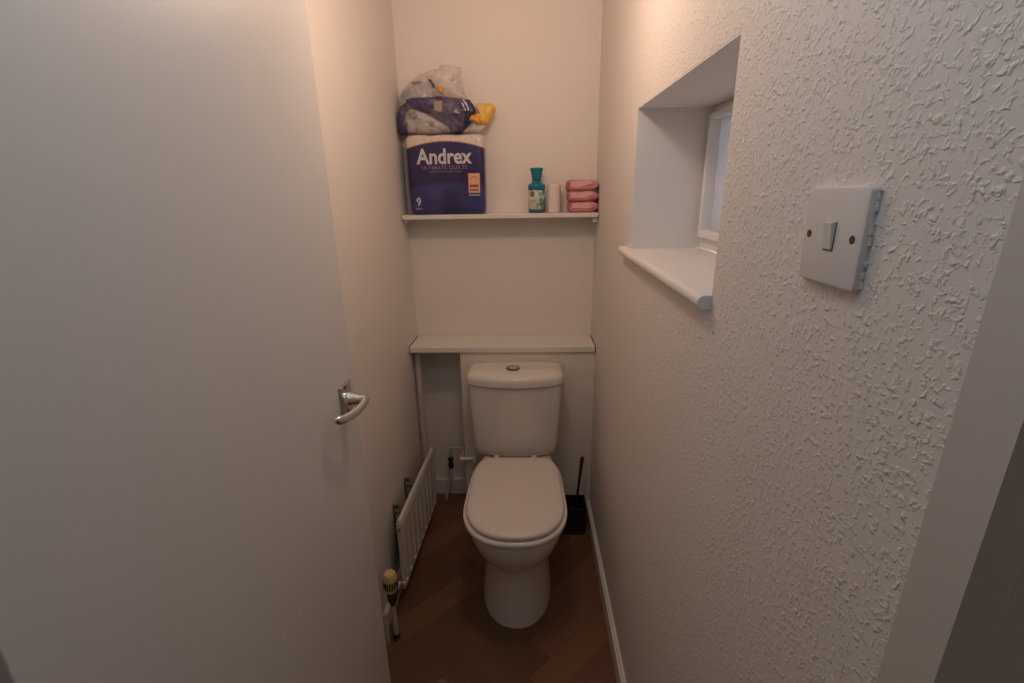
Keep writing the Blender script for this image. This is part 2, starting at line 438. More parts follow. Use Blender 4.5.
link('lever', bm, M['chrome'], dr, smooth=True, angle=60)

# ---------------------------------------------------------------- shelves
YSF = 1.874
bm = B(XL + 0.004, XR - 0.004, YSF, YB - 0.002, ZS - 0.024, ZS, bev=0.0025)
low = link('low_shelf', bm, M['shelf']); tag(low, 'deep white painted shelf board across the alcove just above the cistern', 'shelf')
bm = bmesh.new()
for s_, x in ((-1, XL + 0.0005), (1, XR - 0.0035)):
    pts = [(x, YSF + 0.004 + t * 0.165, ZS + 0.0008) for t in [k / 14 for k in range(15)]]
    bm = bmesh.new()
    for (a, b) in zip(pts, pts[1:]):
        j = random.uniform(0, 0.0012)
        box(bm, a[0] - j, a[0] + 0.003 + j * .3, a[1], b[1], ZS - 0.024, ZS + 0.0004)
    link('cracked_edge', bm, M['caulk'], low, label='dark cracked sealant joint at the shelf end')
YUF, ZU = 1.927, 1.3513
up = link('high_shelf', B(XL + 0.003, XR - 0.003, YUF, YB - 0.002, ZU - 0.017, ZU, bev=0.002), M['shelf'])
tag(up, 'thin white painted upper shelf holding the toilet roll packs', 'shelf')
link('shelf_batten', B(XR - 0.022, XR - 0.003, YUF + 0.02, YB - 0.003, ZU - 0.037, ZU - 0.0172, bev=0.001), M['shelf'], up)
link('shelf_batten', B(XL + 0.003, XL + 0.018, YUF + 0.02, YB - 0.003, ZU - 0.030, ZU - 0.0172, bev=0.001), M['shelf'], up)

# ---------------------------------------------------------------- toilet
CX = -0.052
tl = thing('toilet', 'white close coupled toilet with closed lid against the back boxing', 'toilet', (CX, 1.45, 0))
def dshape(yf, yb, hw, z, back=0.8, n=56, yc=None, cx=-.046, p=2.2):
    """plan outline: round front, squarer tapering back"""
    yc = yc if yc is not None else yf + (yb - yf) * 0.40
    out = []
    for k in range(n):
        a = 2 * PI * k / n
        c, s = math.cos(a), math.sin(a)
        if s < 0:
            pw = p
            x = math.copysign(abs(c) ** (2 / pw), c) * hw; y = yc - abs(s) ** (2 / pw) * (yc - yf)
        else:
            pw = 6.5
            x = math.copysign(abs(c) ** (2 / pw), c); y = abs(s) ** (2 / pw)
            x *= hw * (1 - (1 - back) * y ** 1.5); y = yc + y * (yb - yc)
        out.append((cx + x, y, z))
    return out
bm = bmesh.new()
secs = [ # z, front, back, half width, back taper
 (0.000, 1.268, 1.80, 0.129, 0.90), (0.012, 1.270, 1.80, 0.129, 0.90), (0.040, 1.276, 1.80, 0.127, 0.90), (0.090, 1.284, 1.80, 0.122, 0.90),
 (0.150, 1.290, 1.80, 0.117, 0.92), (0.200, 1.290, 1.80, 0.114, 0.95), (0.232, 1.284, 1.80, 0.118, 0.95), (0.248, 1.268, 1.80, 0.130, 0.9),
 (0.268, 1.246, 1.80, 0.146, 0.84), (0.300, 1.224, 1.80, 0.160, 0.78), (0.335, 1.210, 1.80, 0.167, 0.74), (0.365, 1.203, 1.80, 0.171, 0.76),
 (0.385, 1.201, 1.80, 0.172, 0.78), (0.392, 1.204, 1.798, 0.170, 0.78), (0.395, 1.210, 1.795, 0.164, 0.78)]
loft(bm, [dshape(f, b, w, z, t) for z, f, b, w, t in secs])
link('pan', bm, M['ceramic'], tl, smooth=True, angle=50)
bm = bmesh.new()
loft(bm, [dshape(1.196, 1.665, .1735, .397, .93, p=2.35), dshape(1.192, 1.667, .1750, .400, .93, p=2.35), dshape(1.191, 1.668, .1755, .408, .93, p=2.35), dshape(1.194, 1.667, .175, .414, .93, p=2.35), dshape(1.20, 1.662, .170, .4155, .93, p=2.35)])
link('seat', bm, M['seat'], tl, smooth=True, angle=60)
bm = bmesh.new()
lid = [(1.206, 1.655, .161, .4170, .95), (1.201, 1.658, .1645, .4205, .95), (1.200, 1.659, .165, .4290, .95), (1.203, 1.657, .1625, .434, .95), (1.209, 1.652, .157, .4368, .95), (1.225, 1.640, .145, .4384, .95), (1.27, 1.60, .11, .4398, .95), (1.35, 1.52, .05, .4405, .95)]
loft(bm, [dshape(a, b_, c, d, e_, p=2.35) for a, b_, c, d, e_ in lid])
link('lid', bm, M['seat'], tl, smooth=True, angle=60)
for sx in (-1, 1):
    bm = bmesh.new()
    lathe(bm, [(0, 0), (.013, 0), (.013, .02), (.010, .026), (0, .028)], (CX + sx * .075, 1.685, .3955), 16)
    tube(bm, [(CX + sx * .055, 1.672, .412), (CX + sx * .095, 1.672, .412)], .008, 12)
    link('hinge', bm, M['seat'], tl, smooth=True, angle=40)

def cist(hw, yf, ys, yb, z, r=0.03, n=16, rb=.012):
    """plan outline with bowed front: yf at the middle, ys at the sides"""
    out = []
    for k in range(n + 1):      # front from left to right
        u = -1 + 2 * k / n
        x = u * (hw - r * .55); y = ys - (ys - yf) * (1 - u * u)
        out.append((CX + x, y, z))
    for k in range(1, 6):
        a = -PI / 2 + k * PI / 10
        out.append((CX + hw - r + r * math.cos(a) , ys + r * .75 + r * math.sin(a) * .75, z))
    for k in range(5):
        a = k * PI / 8; out.append((CX + hw - rb + rb * math.cos(a), yb - rb * .7 + rb * .7 * math.sin(a), z))
    for k in range(5):
        a = PI / 2 + k * PI / 8; out.append((CX - hw + rb + rb * math.cos(a), yb - rb * .7 + rb * .7 * math.sin(a), z))
    for k in range(0, 5):
        a = PI + k * PI / 10
        out.append((CX - hw + r + r * math.cos(a), ys + r * .75 + r * math.sin(a) * .75, z))
    return out
bm = bmesh.new()
body = []
for z, hw, yf, ys in ((.396, .150, 1.728, 1.752), (.399, .162, 1.716, 1.742), (.408, .1685, 1.708, 1.735), (.44, .1715, 1.704, 1.732), (.52, .1755, 1.700, 1.729), (.60, .1790, 1.696, 1.726), (.68, .1825, 1.693, 1.724), (.7095, .1835, 1.692, 1.723), (.7105, .1800, 1.6955, 1.7265), (.7160, .1800, 1.6955, 1.7265)):
    body.append(cist(hw, yf, ys, 1.88, z))
loft(bm, body)
cs = link('cistern', bm, M['ceramic'], tl, smooth=True, angle=50)
bm = bmesh.new()
L_ = []
for z, d in ((.7145, -.004), (.7165, 0), (.738, .001), (.748, -.002), (.7545, -.008), (.7585, -.020), (.7600, -.05)):
    L_.append(cist(.191 + d, 1.683 - d, 1.716 - d * 1.0, 1.882 + min(d, 0) * .5, z, r=.045, rb=.05))
loft(bm, L_)
cl = link('cistern_lid', bm, M['ceramic'], tl, smooth=True, angle=60)
bm = bmesh.new()
lathe(bm, [(0, 0), (.0265, 0), (.0275, .0015), (.0265, .0050), (.0235, .0055), (.0225, .0030), (0, .0030)], (CX - .008, 1.785, .7595), 32)
btn = link('flush_button', bm, M['chrome_dark'], tl, smooth=True, angle=40)
for sx in (-1, 1):
    bm = lathe(bmesh.new(), [(0, 0), (.0205, 0), (.0205, .0030), (.0180, .0048), (0, .0062)], (0, 0, 0), 32)
    for v in bm.verts:
        v.co.x = max(v.co.x, .0008) if sx > 0 else min(v.co.x, -.0008)
        v.co += Vector((CX - .008, 1.785, .7626))
    bmesh.ops.remove_doubles(bm, verts=bm.verts, dist=1e-6)
    link('push_half', bm, M['chrome'], btn, smooth=True, angle=40)

# ---------------------------------------------------------------- radiator on the left wall
rad = thing('radiator', 'small white panel radiator with vertical flutes low on the left wall', 'radiator', (-0.43, 1.61, 0.07))
Y0, Y1 = 1.366, 1.865
def rx(y): return -0.440 + (y - Y0) * 0.042       # the panel hangs slightly out of parallel
bm = bmesh.new()
Z0, Z1 = 0.070, 0.352; nfl = 9; N_ = nfl * 8
def fx(t):
    u = (t * nfl) % 1.0
    if t < 0.02 or t > 0.98: return -0.004
    return 0.0 if 0.34 < u < 0.88 else -0.010
prof = []
for i in range(N_ + 1):
    t = i / N_; y = Y0 + t * (Y1 - Y0); prof.append((rx(y), fx(t), y))
levels = [(Z0, 0.0, -.007), (Z0 + .012, 0, -.002), (Z0 + .028, 0, 0), (Z0 + .034, 1, 0), (Z1 - .036, 1, 0), (Z1 - .028, 0, 0), (Z1 - .010, 0, 0), (Z1 - .003, 0, -.003), (Z1, 0, -.008)]
rows = []
for z, k, dx in levels: rows.append([bm.verts.new((a + k * f + dx, y, z)) for a, f, y in prof])
for a, b in zip(rows, rows[1:]):
    for i in range(N_): bm.faces.new((a[i], a[i + 1], b[i + 1], b[i]))
back = [[bm.verts.new((a - .018, y, z)) for a, f, y in prof] for z in (Z0, Z1)]
for i in range(N_):
    bm.faces.new((back[0][i], back[1][i], back[1][i + 1], back[0][i + 1]))
    bm.faces.new((rows[0][i], back[0][i], back[0][i + 1], rows[0][i + 1]))
    bm.faces.new((rows[-1][i], rows[-1][i + 1], back[1][i + 1], back[1][i]))
for j in (0, N_): bm.faces.new([r[j] for r in rows] + [back[1][j], back[0][j]])
link('panel', bm, M['radiator'], rad, smooth=True, angle=25)
bm = bmesh.new()
pts = [(rx(Y0 + .003) - .009, Y0 + .003, Z1 + .001), (rx(Y1 - .003) - .009, Y1 - .003, Z1 + .001)]
tube(bm, pts, .0075, 12)
link('top_rail', bm, M['radiator'], rad, smooth=True, angle=40)
for yb in (1.470, 1.640):
    bm = bmesh.new()
    box(bm, XL + .0005, XL + .003, yb - .008, yb + .008, .12, .348, bev=.001)
    box(bm, XL + .003, XL + .020, yb - .004, yb + .004, .335, .350, bev=.001)
    box(bm, XL + .003, rx(yb) - .019, yb - .004, yb + .004, .312, .318)
    link('wall_bracket', bm, M['bracket'], rad)
bm = bmesh.new()
for k in range(1, 20):
    y = Y0 + .03 + k * (Y1 - Y0 - .06) / 20
    box(bm, rx(y) - .034, rx(y) - .0185, y - .006, y + .006, Z0 + .03, Z1 - .03)
link('convector_fins', bm, M['bracket'], rad)
bm = bmesh.new()
tube(bm, [(rx(Y0) - .010, Y0 + .001, Z1 - .025), (rx(Y0) - .010, Y0 - .012, Z1 - .025)], .006, 10)
link('bleed_valve', bm, M['brass'], rad, smooth=True, angle=40)

# valve with head, pipe to the floor
vx, vy = -0.448, 1.222
tv = thing('radiator_valve', 'cream thermostatic radiator valve on its pipe beside the door edge', 'valve', (vx, vy, 0))
bm = bmesh.new()
nn = 40; hd = [(0.0, .205), (.016, .205), (.0215, .209), (.0235, .216), (.0235, .222), (.0235, .252), (.0225, .258), (.020, .270), (.016, .276), (0, .277)]
rings = []
for r, z in hd:
    if r == 0: rings.append([(vx, vy, z)] * 1); continue
    rings.append([(vx + (r - (.0022 if (k % 4 < 2 and .222 < z < .256) else 0)) * math.cos(2 * PI * k / nn), vy + (r - (.0022 if (k % 4 < 2 and .222 < z < .256) else 0)) * math.sin(2 * PI * k / nn), z) for k in range(nn)])
V = [[bm.verts.new(p) for p in r] for r in rings]
for a, b in zip(V, V[1:]):
    for k in range(nn):
        k2 = (k + 1) % nn
        if len(a) == 1: bm.faces.new((a[0], b[k2], b[k]))
        elif len(b) == 1: bm.faces.new((a[k], a[k2], b[0]))
        else: bm.faces.new((a[k], a[k2], b[k2], b[k]))
hdob = link('valve_head', bm, M['trv'], tv, smooth=True, angle=30)
bm = bmesh.new()
for k in range(0, 18):
    a = 2 * PI * k / 18
    c = Vector((vx + .0236 * math.cos(a), vy + .0236 * math.sin(a), 0)); t = Vector((-math.sin(a), math.cos(a), 0)) * .0021; nrm = Vector((math.cos(a), math.sin(a), 0)) * .0008
    q = [bm.verts.new((c + s1 * t + s2 * nrm + Vector((0, 0, z)))) for z in (.2235, .2510) for s1, s2 in ((-1, -1), (1, -1), (1, 1), (-1, 1))]
    for f in ((0, 1, 2, 3), (4, 7, 6, 5), (0, 4, 5, 1), (1, 5, 6, 2), (2, 6, 7, 3), (3, 7, 4, 0)): bm.faces.new([q[i] for i in f])
link('grip_slot', bm, M['black'], hdob)
bm = bmesh.new()
lathe(bm, [(0, .150), (.010, .150), (.011, .165), (.016, .168), (.016, .185), (.013, .190), (.017, .195), (.017, .2045), (0, .2045)], (vx, vy, 0), 18)
tube(bm, [(vx, vy, .160), (vx, vy + .05, .158)], .0095, 14)
link('valve_body', bm, mat('dull_brass', (0.09, 0.065, 0.045), 0.45, metal=0.8), tv, smooth=True, angle=35, label='dark tarnished valve body')
bm = bmesh.new()
tube(bm, [(vx, vy + .05, .158)] + bez((vx, vy + .07, .158), (vx, vy + .10, .156), (rx(Y0) - .009, Y0 - .04, .10), (rx(Y0) - .009, Y0 - .002, .098), 8), .0075, 12)
tube(bm, [(vx, vy, .150), (vx, vy, .04), (vx - .001, vy + .003, .0)], .0085, 14)
tube(bm, [(vx - .028, vy - .012, .12), (vx - .028, vy - .012, 0.0)], .009, 12)
link('feed_pipe', bm, M['pipe'], tv, smooth=True, angle=40)
bm = bmesh.new(); lathe(bm, [(.0086, .012), (.0125, .012), (.0125, .024), (.0086, .024)], (vx, vy, 0), 16)
link('pipe_collar', bm, M['black'], tv)

# pipes in the back left corner
bm = bmesh.new()
tube(bm, [(XL + .0195, 1.935, 0), (XL + .0195, 1.935, ZS - .0245)], .014, 20)
o = link('corner_pipe', bm, M['pipe'], smooth=True, angle=40); tag(o, 'white painted vertical pipe in the back left corner under the low shelf', 'pipe')
ws = thing('water_supply', 'thin white water pipe with black valve left of the cistern', 'pipe', (-.37, 1.985, 0))
bm = bmesh.new()
tube(bm, bez((-.400, 1.975, 0.0), (-.392, 1.980, .07), (-.372, 1.985, .10), (-.370, 1.985, .186), 12), .008, 12)
link('riser_hose', bm, M['pipe'], ws, smooth=True)
bm = bmesh.new()
lathe(bm, [(0, .180), (.011, .180), (.013, .186), (.013, .200), (.010, .204), (.010, .216), (.013, .220), (.013, .232), (0, .234)], (-.370, 1.985, 0), 16)
tube(bm, [(-.370, 1.985, .209), (-.370, 1.955, .209)], .006, 10)
link('isolating_valve', bm, M['black'], ws, smooth=True, angle=40)
bm = bmesh.new()
tube(bm, [(-.370, 1.985, .233), (-.370, 1.985, .262)] + bez((-.370, 1.985, .270), (-.370, 1.985, .283), (-.368, 1.985, .285), (-.350, 1.985, .285), 6) + [(-.308, 1.985, .285), (-.300, 1.975, .288), (-.299, 1.93, .297), (-.299, 1.875, .300)], .006, 10)
link('thin_pipe', bm, M['pipe'], ws, smooth=True)
bm = bmesh.new()
tube(bm, [(-.304, 1.865, .30), (-.230, 1.865, .30)], .0085, 12)
lathe(bm, [(0, 0), (.013, 0), (.013, .02), (.010, .024), (0, .024)], (-.240, 1.865, .288), 14)
link('cistern_feed', bm, M['gloss'], ws, smooth=True, angle=40)

# ---------------------------------------------------------------- toilet brush
tb = thing('toilet_brush', 'black toilet brush in square black holder right of the toilet', 'toilet brush', (.198, 1.785, 0))
bm = bmesh.new()
def sq(h, z, c=(.198, 1.785)): return [(c[0] + sx * h, c[1] + sy * h, z) for sx, sy in ((-1, -1), (1, -1), (1, 1), (-1, 1))]
loft(bm, [sq(.046, 0), sq(.0490, .126), sq(.0510, .128), sq(.0510, .136), sq(.046, .136), sq(.043, .02)], cap1=True)
bmesh.ops.bevel(bm, geom=[e for e in bm.edges if abs((e.verts[0].co - e.verts[1].co).z) > .08], offset=.006, segments=3, affect='EDGES')
link('holder', bm, M['black'], tb, smooth=True, angle=35)
bm = bmesh.new()
tube(bm, [(.204, 1.775, .03), (.204, 1.775, .10)], .028, 16); tube(bm, [(.204, 1.775, .10), (.212, 1.79, .17), (.226, 1.815, .275), (.2325, 1.826, .325), (.234, 1.829, .335)], [.005, .0052, .0062, .0085, .004], 12)
link('brush_handle', bm, M['black'], tb, smooth=True, angle=40)

# ---------------------------------------------------------------- light switch
sw = thing('light_switch', 'square white wall switch with single rocker on the right wall', 'light switch', (XR, .4485, 1.3955))
bm = bmesh.new()
def swr(h, x): 
    out = []
    r = .004
    for cx_, cy_, a0 in ((1, 1, 0), (-1, 1, 90), (-1, -1, 180), (1, -1, 270)):
        for k in range(4):
            a = math.radians(a0 + k * 30); out.append((x, .4485 + cx_ * (h - r) + r * math.cos(a), 1.3955 + cy_ * (h - r) + r * math.sin(a)))
    return out
loft(bm, [swr(.0432, XR - .0002), swr(.0432, XR - .0050), swr(.0425, XR - .0068), swr(.0410, XR - .0074)])
link('switch_plate', bm, M['switch'], sw, smooth=True, angle=40)
bm = bmesh.new()
box(bm, XR - .0077, XR - .0072, .4485 - .0072, .4485 + .0072, 1.3955 - .0130, 1.3955 + .0130)
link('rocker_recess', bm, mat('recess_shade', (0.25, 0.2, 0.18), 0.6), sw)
bm = bmesh.new()
vs = [bm.verts.new(p) for p in ((XR - .0075, .4420, 1.3840), (XR - .0075, .4550, 1.3840), (XR - .0075, .4550, 1.4085), (XR - .0075, .4420, 1.4085),
                                (XR - .0091, .4425, 1.3843), (XR - .0091, .4545, 1.3843), (XR - .0116, .4545, 1.4080), (XR - .0116, .4425, 1.4080))]
for f in ((3, 2, 1, 0), (4, 5, 6, 7), (0, 1, 5, 4), (1, 2, 6, 5), (2, 3, 7, 6), (3, 0, 4, 7)): bm.faces.new([vs[i] for i in f])
bmesh.ops.bevel(bm, geom=bm.edges[:], offset=.0006, segments=2, affect='EDGES')
link('rocker', bm, M['switch'], sw, smooth=True, angle=40)
for y in (.4485 - .0310, .4485 + .0330):
    bm = bmesh.new()
    rg = lambda r, x: [(x, y + r * math.cos(2 * PI * k / 16), 1.3955 + r * math.sin(2 * PI * k / 16)) for k in range(16)]
    loft(bm, [rg(.0036, XR - .0073), rg(.0036, XR - .0077), rg(.0024, XR - .00775), rg(.0022, XR - .0075)])
    link('screw_cap', bm, mat('tarnished_screw', (0.10, 0.075, 0.05), 0.4, metal=0.6) if 'tarnished_screw' not in bpy.data.materials else bpy.data.materials['tarnished_screw'], sw)
bm = bmesh.new()
random.seed(3)
for k in range(9):
    z = 1.356 + k * .009
    if k in (3, 6): continue
    box(bm, XR - .0018 - random.random() * .0015, XR - .0002, .4040 - random.random() * .0010, .4053, z, z + random.uniform(.004, .009))
link('paint_ridge', bm, M['paper'], sw, label='torn ridge of wallpaper paint')

# ---------------------------------------------------------------- the toilet roll pack
PX, PZ = -.312, ZU + .1475
PW, PH, PD = .300, .293, .096
PY = 1.943 + PD / 2
pk = thing('toilet_roll_pack', 'purple nine-roll toilet tissue pack standing upright at left end of upper shelf', 'toilet roll pack', (PX, PY, ZU))
def pack_front(dx, dz):
    """front surface of the pack: soft bulges over the three columns of rolls"""
    return PY - PD / 2 - 0.0022 * abs(math.cos(dx / PW * 3 * PI + PI / 2 * 0)) ** 0.7
def pack_mat():
    m = mat('printed_pack_film', (0.05, 0.03, 0.18), 0.3, coat=0.3, bump=(20, 0.25, 0.004))
    nt = m.node_tree; N = nt.nodes.new; L = nt.links.new; b = nt.nodes['Principled BSDF']
    tc = N('ShaderNodeTexCoord'); sp = N('ShaderNodeSeparateXYZ'); L(tc.outputs['Object'], sp.inputs[0])
    def mth(op, a, bb=None, c=None):
        n = N('ShaderNodeMath'); n.operation = op
        for i, v in enumerate((a, bb, c)):
            if v is None: continue
            if isinstance(v, (int, float)): n.inputs[i].default_value = v
            else: L(v, n.inputs[i])
        return n.outputs[0]
    x2 = mth('MULTIPLY', sp.outputs['X'], sp.outputs['X'])
    arc = mth('SUBTRACT', .1225, mth('MULTIPLY', x2, 1.15))
    f = mth('GREATER_THAN', sp.outputs['Z'], arc)
    f2 = mth('GREATER_THAN', sp.outputs['Z'], mth('SUBTRACT', arc, .0035))
    wv = N('ShaderNodeTexNoise'); wv.inputs['Scale'].default_value = 9; wv.inputs['Detail'].default_value = 2
    L(tc.outputs['Object'], wv.inputs['Vector'])
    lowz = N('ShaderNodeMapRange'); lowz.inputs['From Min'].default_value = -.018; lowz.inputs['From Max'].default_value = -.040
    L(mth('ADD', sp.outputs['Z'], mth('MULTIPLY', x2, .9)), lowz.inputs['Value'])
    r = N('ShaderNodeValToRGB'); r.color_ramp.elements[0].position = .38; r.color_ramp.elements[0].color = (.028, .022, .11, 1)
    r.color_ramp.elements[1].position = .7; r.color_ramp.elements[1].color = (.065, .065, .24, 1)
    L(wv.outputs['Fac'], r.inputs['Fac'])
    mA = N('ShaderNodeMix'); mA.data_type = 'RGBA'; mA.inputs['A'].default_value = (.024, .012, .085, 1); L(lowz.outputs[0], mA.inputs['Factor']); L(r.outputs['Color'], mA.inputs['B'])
    mB = N('ShaderNodeMix'); mB.data_type = 'RGBA'; mB.inputs['B'].default_value = (.30, .12, .12, 1); L(f2, mB.inputs['Factor']); L(mA.outputs['Result'], mB.inputs['A'])
    ck = N('ShaderNodeTexVoronoi'); ck.inputs['Scale'].default_value = 90; L(tc.outputs['Object'], ck.inputs['Vector'])
    r3 = N('ShaderNodeValToRGB'); r3.color_ramp.elements[0].color = (.80, .68, .60, 1); r3.color_ramp.elements[1].color = (.62, .50, .42, 1); L(ck.outputs['Distance'], r3.inputs['Fac'])
    mC = N('ShaderNodeMix'); mC.data_type = 'RGBA'; L(f, mC.inputs['Factor']); L(mB.outputs['Result'], mC.inputs['A']); L(r3.outputs['Color'], mC.inputs['B'])
    L(mC.outputs['Result'], b.inputs['Base Color'])
    return m
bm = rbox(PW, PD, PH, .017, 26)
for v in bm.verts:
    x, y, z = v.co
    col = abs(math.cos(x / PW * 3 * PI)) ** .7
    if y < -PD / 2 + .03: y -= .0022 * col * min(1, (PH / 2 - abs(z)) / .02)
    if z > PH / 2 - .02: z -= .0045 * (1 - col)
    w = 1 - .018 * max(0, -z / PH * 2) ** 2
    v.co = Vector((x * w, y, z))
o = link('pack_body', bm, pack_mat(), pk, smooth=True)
o.matrix_parent_inverse = Matrix.Identity(4); o.location = (0, 0, PH / 2 + .0008)
def on_pack(cx, cz, sx=1.0, sz=1.0, lift=.0008, arc=0.0):
    def f(x, y, z):
        dx = cx + x * sx; dz = cz + y * sz - arc * dx * dx
        return (PX + dx, pack_front(dx, dz) - lift - max(0, -z * 0) - z * .5, ZU + PH / 2 + dz)
    return f
text('brand_lettering', 'Andrex', .068, M['ink_white'], pk, on_pack(-.004, .066, 1.0, 1.13), bold=.0016)
text('product_lettering', 'ULTIMATE QUILTS', .0195, M['ink_gold'], pk, on_pack(-.004, .028, 1.0, 1.0), bold=.0002, space=1.12)
text('roll_count_lettering', '9', .034, M['ink_white'], pk, on_pack(-.112, -.098, 1.1, 1.25), bold=.0008)
def patch(name, pts, m, lift, par=pk):
    """small printed shape lying on the pack front"""
    bm = bmesh.new(); f = on_pack(0, 0, lift=lift)
    a = [bm.verts.new(f(x, z, 0)) for x, z in pts]
    b = [bm.verts.new((v.co.x, v.co.y + .0007, v.co.z)) for v in a]
    bm.faces.new(a); bm.faces.new(b[::-1]); n = len(a)
    for i in range(n): bm.faces.new((a[i], b[i], b[(i + 1) % n], a[(i + 1) % n]))
    return link(name, bm, m, par)
def rect(x, z, w, h): return [(x - w / 2, z - h / 2), (x + w / 2, z - h / 2), (x + w / 2, z + h / 2), (x - w / 2, z + h / 2)]
bm = bmesh.new(); f = on_pack(0, 0, lift=.0010)
random.seed(5)
x = -.062
while x < .058:
    w = random.uniform(.003, .008)
    q = [bm.verts.new(f(px, pz, 0)) for px, pz in rect(x + w / 2, .0135, w, random.uniform(.0022, .003))]; bm.faces.new(q); x += w + .0016
link('small_print', bm, M['ink_gold'], pk)
st = patch('sticker', rect(.1085, -.030, .044, .072), M['ink_orange'], .0012)
bm = bmesh.new(); f = on_pack(0, 0, lift=.0020)
for r_, in ((.014,),):
    for k in range(10):
        a0, a1 = PI * k / 10, PI * (k + 1) / 10
        q = [f(.1085 + rr_ * math.cos(a), -.018 + rr_ * .9 * math.sin(a), 0) for a, rr_ in ((a0, r_), (a1, r_), (a1, r_ - .0016), (a0, r_ - .0016))]
        bm.faces.new([bm.verts.new(p) for p in q])
x = .1085 - .015
for row, n_, h_ in ((-.040, 3, .009), (-.055, 5, .006)):
    xx = .1085 - .017
    for k in range(n_):
        w = .034 / n_ - .0015
        bm.faces.new([bm.verts.new(f(px, pz, 0)) for px, pz in rect(xx + w / 2, row, w, h_)]); xx += w + .0015
link('sticker_print', bm, M['ink_brown'], st)
patch('lilac_strip', rect(.1085, -.074, .042, .005), M['ink_grey'], .0012)
bm = bmesh.new(); f = on_pack(0, 0, lift=.0010)
for k, w in enumerate((.004, .004, .003, .003, .004)):
    bm.faces.new([bm.verts.new(f(px, pz, 0)) for px, pz in rect(-.122 + k * .0052, -.1225, w, .0042)])
link('count_small_print', bm, M['ink_grey'], pk)

# ---------------------------------------------------------------- opened pack lying on top
def BX(u): return -.489 + (u / 9.105 - 6) * .00376
def BZ(v): return 1.876 - (v / 9.105 - 6) * .00345
bag = thing('opened_roll_bag', 'crumpled half-empty tissue bag of clear, purple and yellow film on the roll pack', 'plastic bag', (-.33, 1.985, ZU + PH))
def puff(name, pts, m, yc, tf, tb, par, rings=9, wr=.004, freq=18, n=72, pw=2.2, seed=0, smooth_iter=3, zmin=None, crease=0.0, **props):
    """a crumpled pillow: outline in the wall plane, rounded front and back of real thickness"""
    P = [Vector((BX(u), BZ(v))) for u, v in pts]
    c = sum(P, Vector((0, 0))) / len(P)
    # resample the outline
    segs = []; tot = 0
    for i in range(len(P)):
        d = (P[(i + 1) % len(P)] - P[i]).length; segs.append((tot, d, P[i], P[(i + 1) % len(P)])); tot += d
    R_ = []
    for k in range(n):
        t = tot * k / n
        for s0, d, a, b in segs:
            if s0 <= t <= s0 + d + 1e-9: R_.append(a + (b - a) * ((t - s0) / d if d else 0)); break
    for _ in range(smooth_iter): R_ = [(R_[i - 1] + R_[i] * 2 + R_[(i + 1) % n]) / 4 for i in range(n)]
    bm = bmesh.new()
    def lay(sgn, T):
        out = []
        for j in range(rings + 1):
            s_ = math.cos(PI / 2 * j / rings)
            h = T * (1 - s_ ** pw) ** (1 / pw)
            row = []
            if j == rings: row = [(c, h)]
            else: row = [(c + (p - c) * s_, h) for p in R_]
            out.append([(q.x, yc + sgn * hh, q.y) for q, hh in row])
        return out
    A, Bk = lay(-1, tf), lay(1, tb)
    def mk(p, amp=1):
        v = Vector(p)
        nz = noise.noise_vector(v * freq + Vector((seed, 0, 0))) * wr * amp + noise.noise_vector(v * freq * 2.7 + Vector((0, seed, 0))) * wr * .45 * amp
        ridge = abs(noise.noise(v * freq * .8 + Vector((0, 0, seed)))) * wr * 1.2
        cr = crease * abs(noise.noise(Vector((v.x * 34 + seed, v.z * 34 + v.x * 20, seed * 3.1))))
        v = v + nz + Vector((0, ridge + cr, 0))
        if zmin is not None: v.z = max(v.z, zmin)
        v.y = min(v.y, YB - .004); v.x = max(v.x, XL + .004)
        return bm.verts.new(v)
    va = [[mk(p) for p in row] for row in A]
    vb = [va[0]] + [[mk(p) for p in row] for row in Bk[1:]]
    for V_, fl_ in ((va, 0), (vb, 1)):
        for a, b in zip(V_, V_[1:]):
            for k in range(n):
                k2 = (k + 1) % n
                if len(b) == 1: bm.faces.new((a[k], a[k2], b[0]))
                else: bm.faces.new((a[k], a[k2], b[k2], b[k]))
    return link(name, bm, m, par, smooth=True, **props)
ZT = ZU + PH + .0015
puff('lower_roll', [(88, 640), (72, 560), (85, 470), (130, 415), (200, 398), (300, 425), (400, 490), (500, 560), (560, 600), (570, 640), (400, 655), (200, 655)], M['roll_grey'], 1.992, .044, .045, bag, crease=.012, wr=.0045, seed=1, pw=2.6, zmin=ZT, label='grey-white tissue rolls under film')
puff('upper_roll', [(82, 420), (78, 330), (105, 240), (200, 188), (300, 176), (385, 176), (425, 235), (440, 300), (430, 370), (300, 420), (160, 430)], M['roll_grey'], 1.994, .040, .042, bag, crease=.012, wr=.0045, seed=4, pw=2.5, zmin=ZT, label='grey-white tissue rolls under film')
puff('purple_wrap', [(380, 325), (430, 300), (560, 318), (690, 345), (745, 395), (790, 455), (745, 530), (715, 585), (680, 620), (640, 650), (548, 655), (520, 590), (450, 545), (380, 490), (350, 430), (370, 370)], M['purple'], 1.975, .042, .05, bag, wr=.005, seed=2, zmin=ZT, label='shiny purple printed film', crease=.010)
puff('purple_band', [(140, 345), (200, 325), (300, 330), (420, 320), (450, 350), (440, 400), (400, 375), (300, 350), (210, 355), (300, 405), (400, 450), (520, 530), (470, 560), (370, 480), (200, 405)], M['purple'], 1.955, .012, .02, bag, wr=.002, seed=6, n=90, rings=5, smooth_iter=1, label='narrow purple printed strip')
puff('purple_edge', [(62, 640), (50, 560), (58, 470), (95, 400), (150, 360), (200, 345), (215, 372), (160, 400), (100, 450), (80, 520), (88, 600), (140, 630), (150, 668), (80, 668)], M['purple_dark'], 1.962, .010, .012, bag, wr=.0015, seed=8, n=90, rings=4, smooth_iter=1, zmin=ZT, label='dark purple edge of the film')
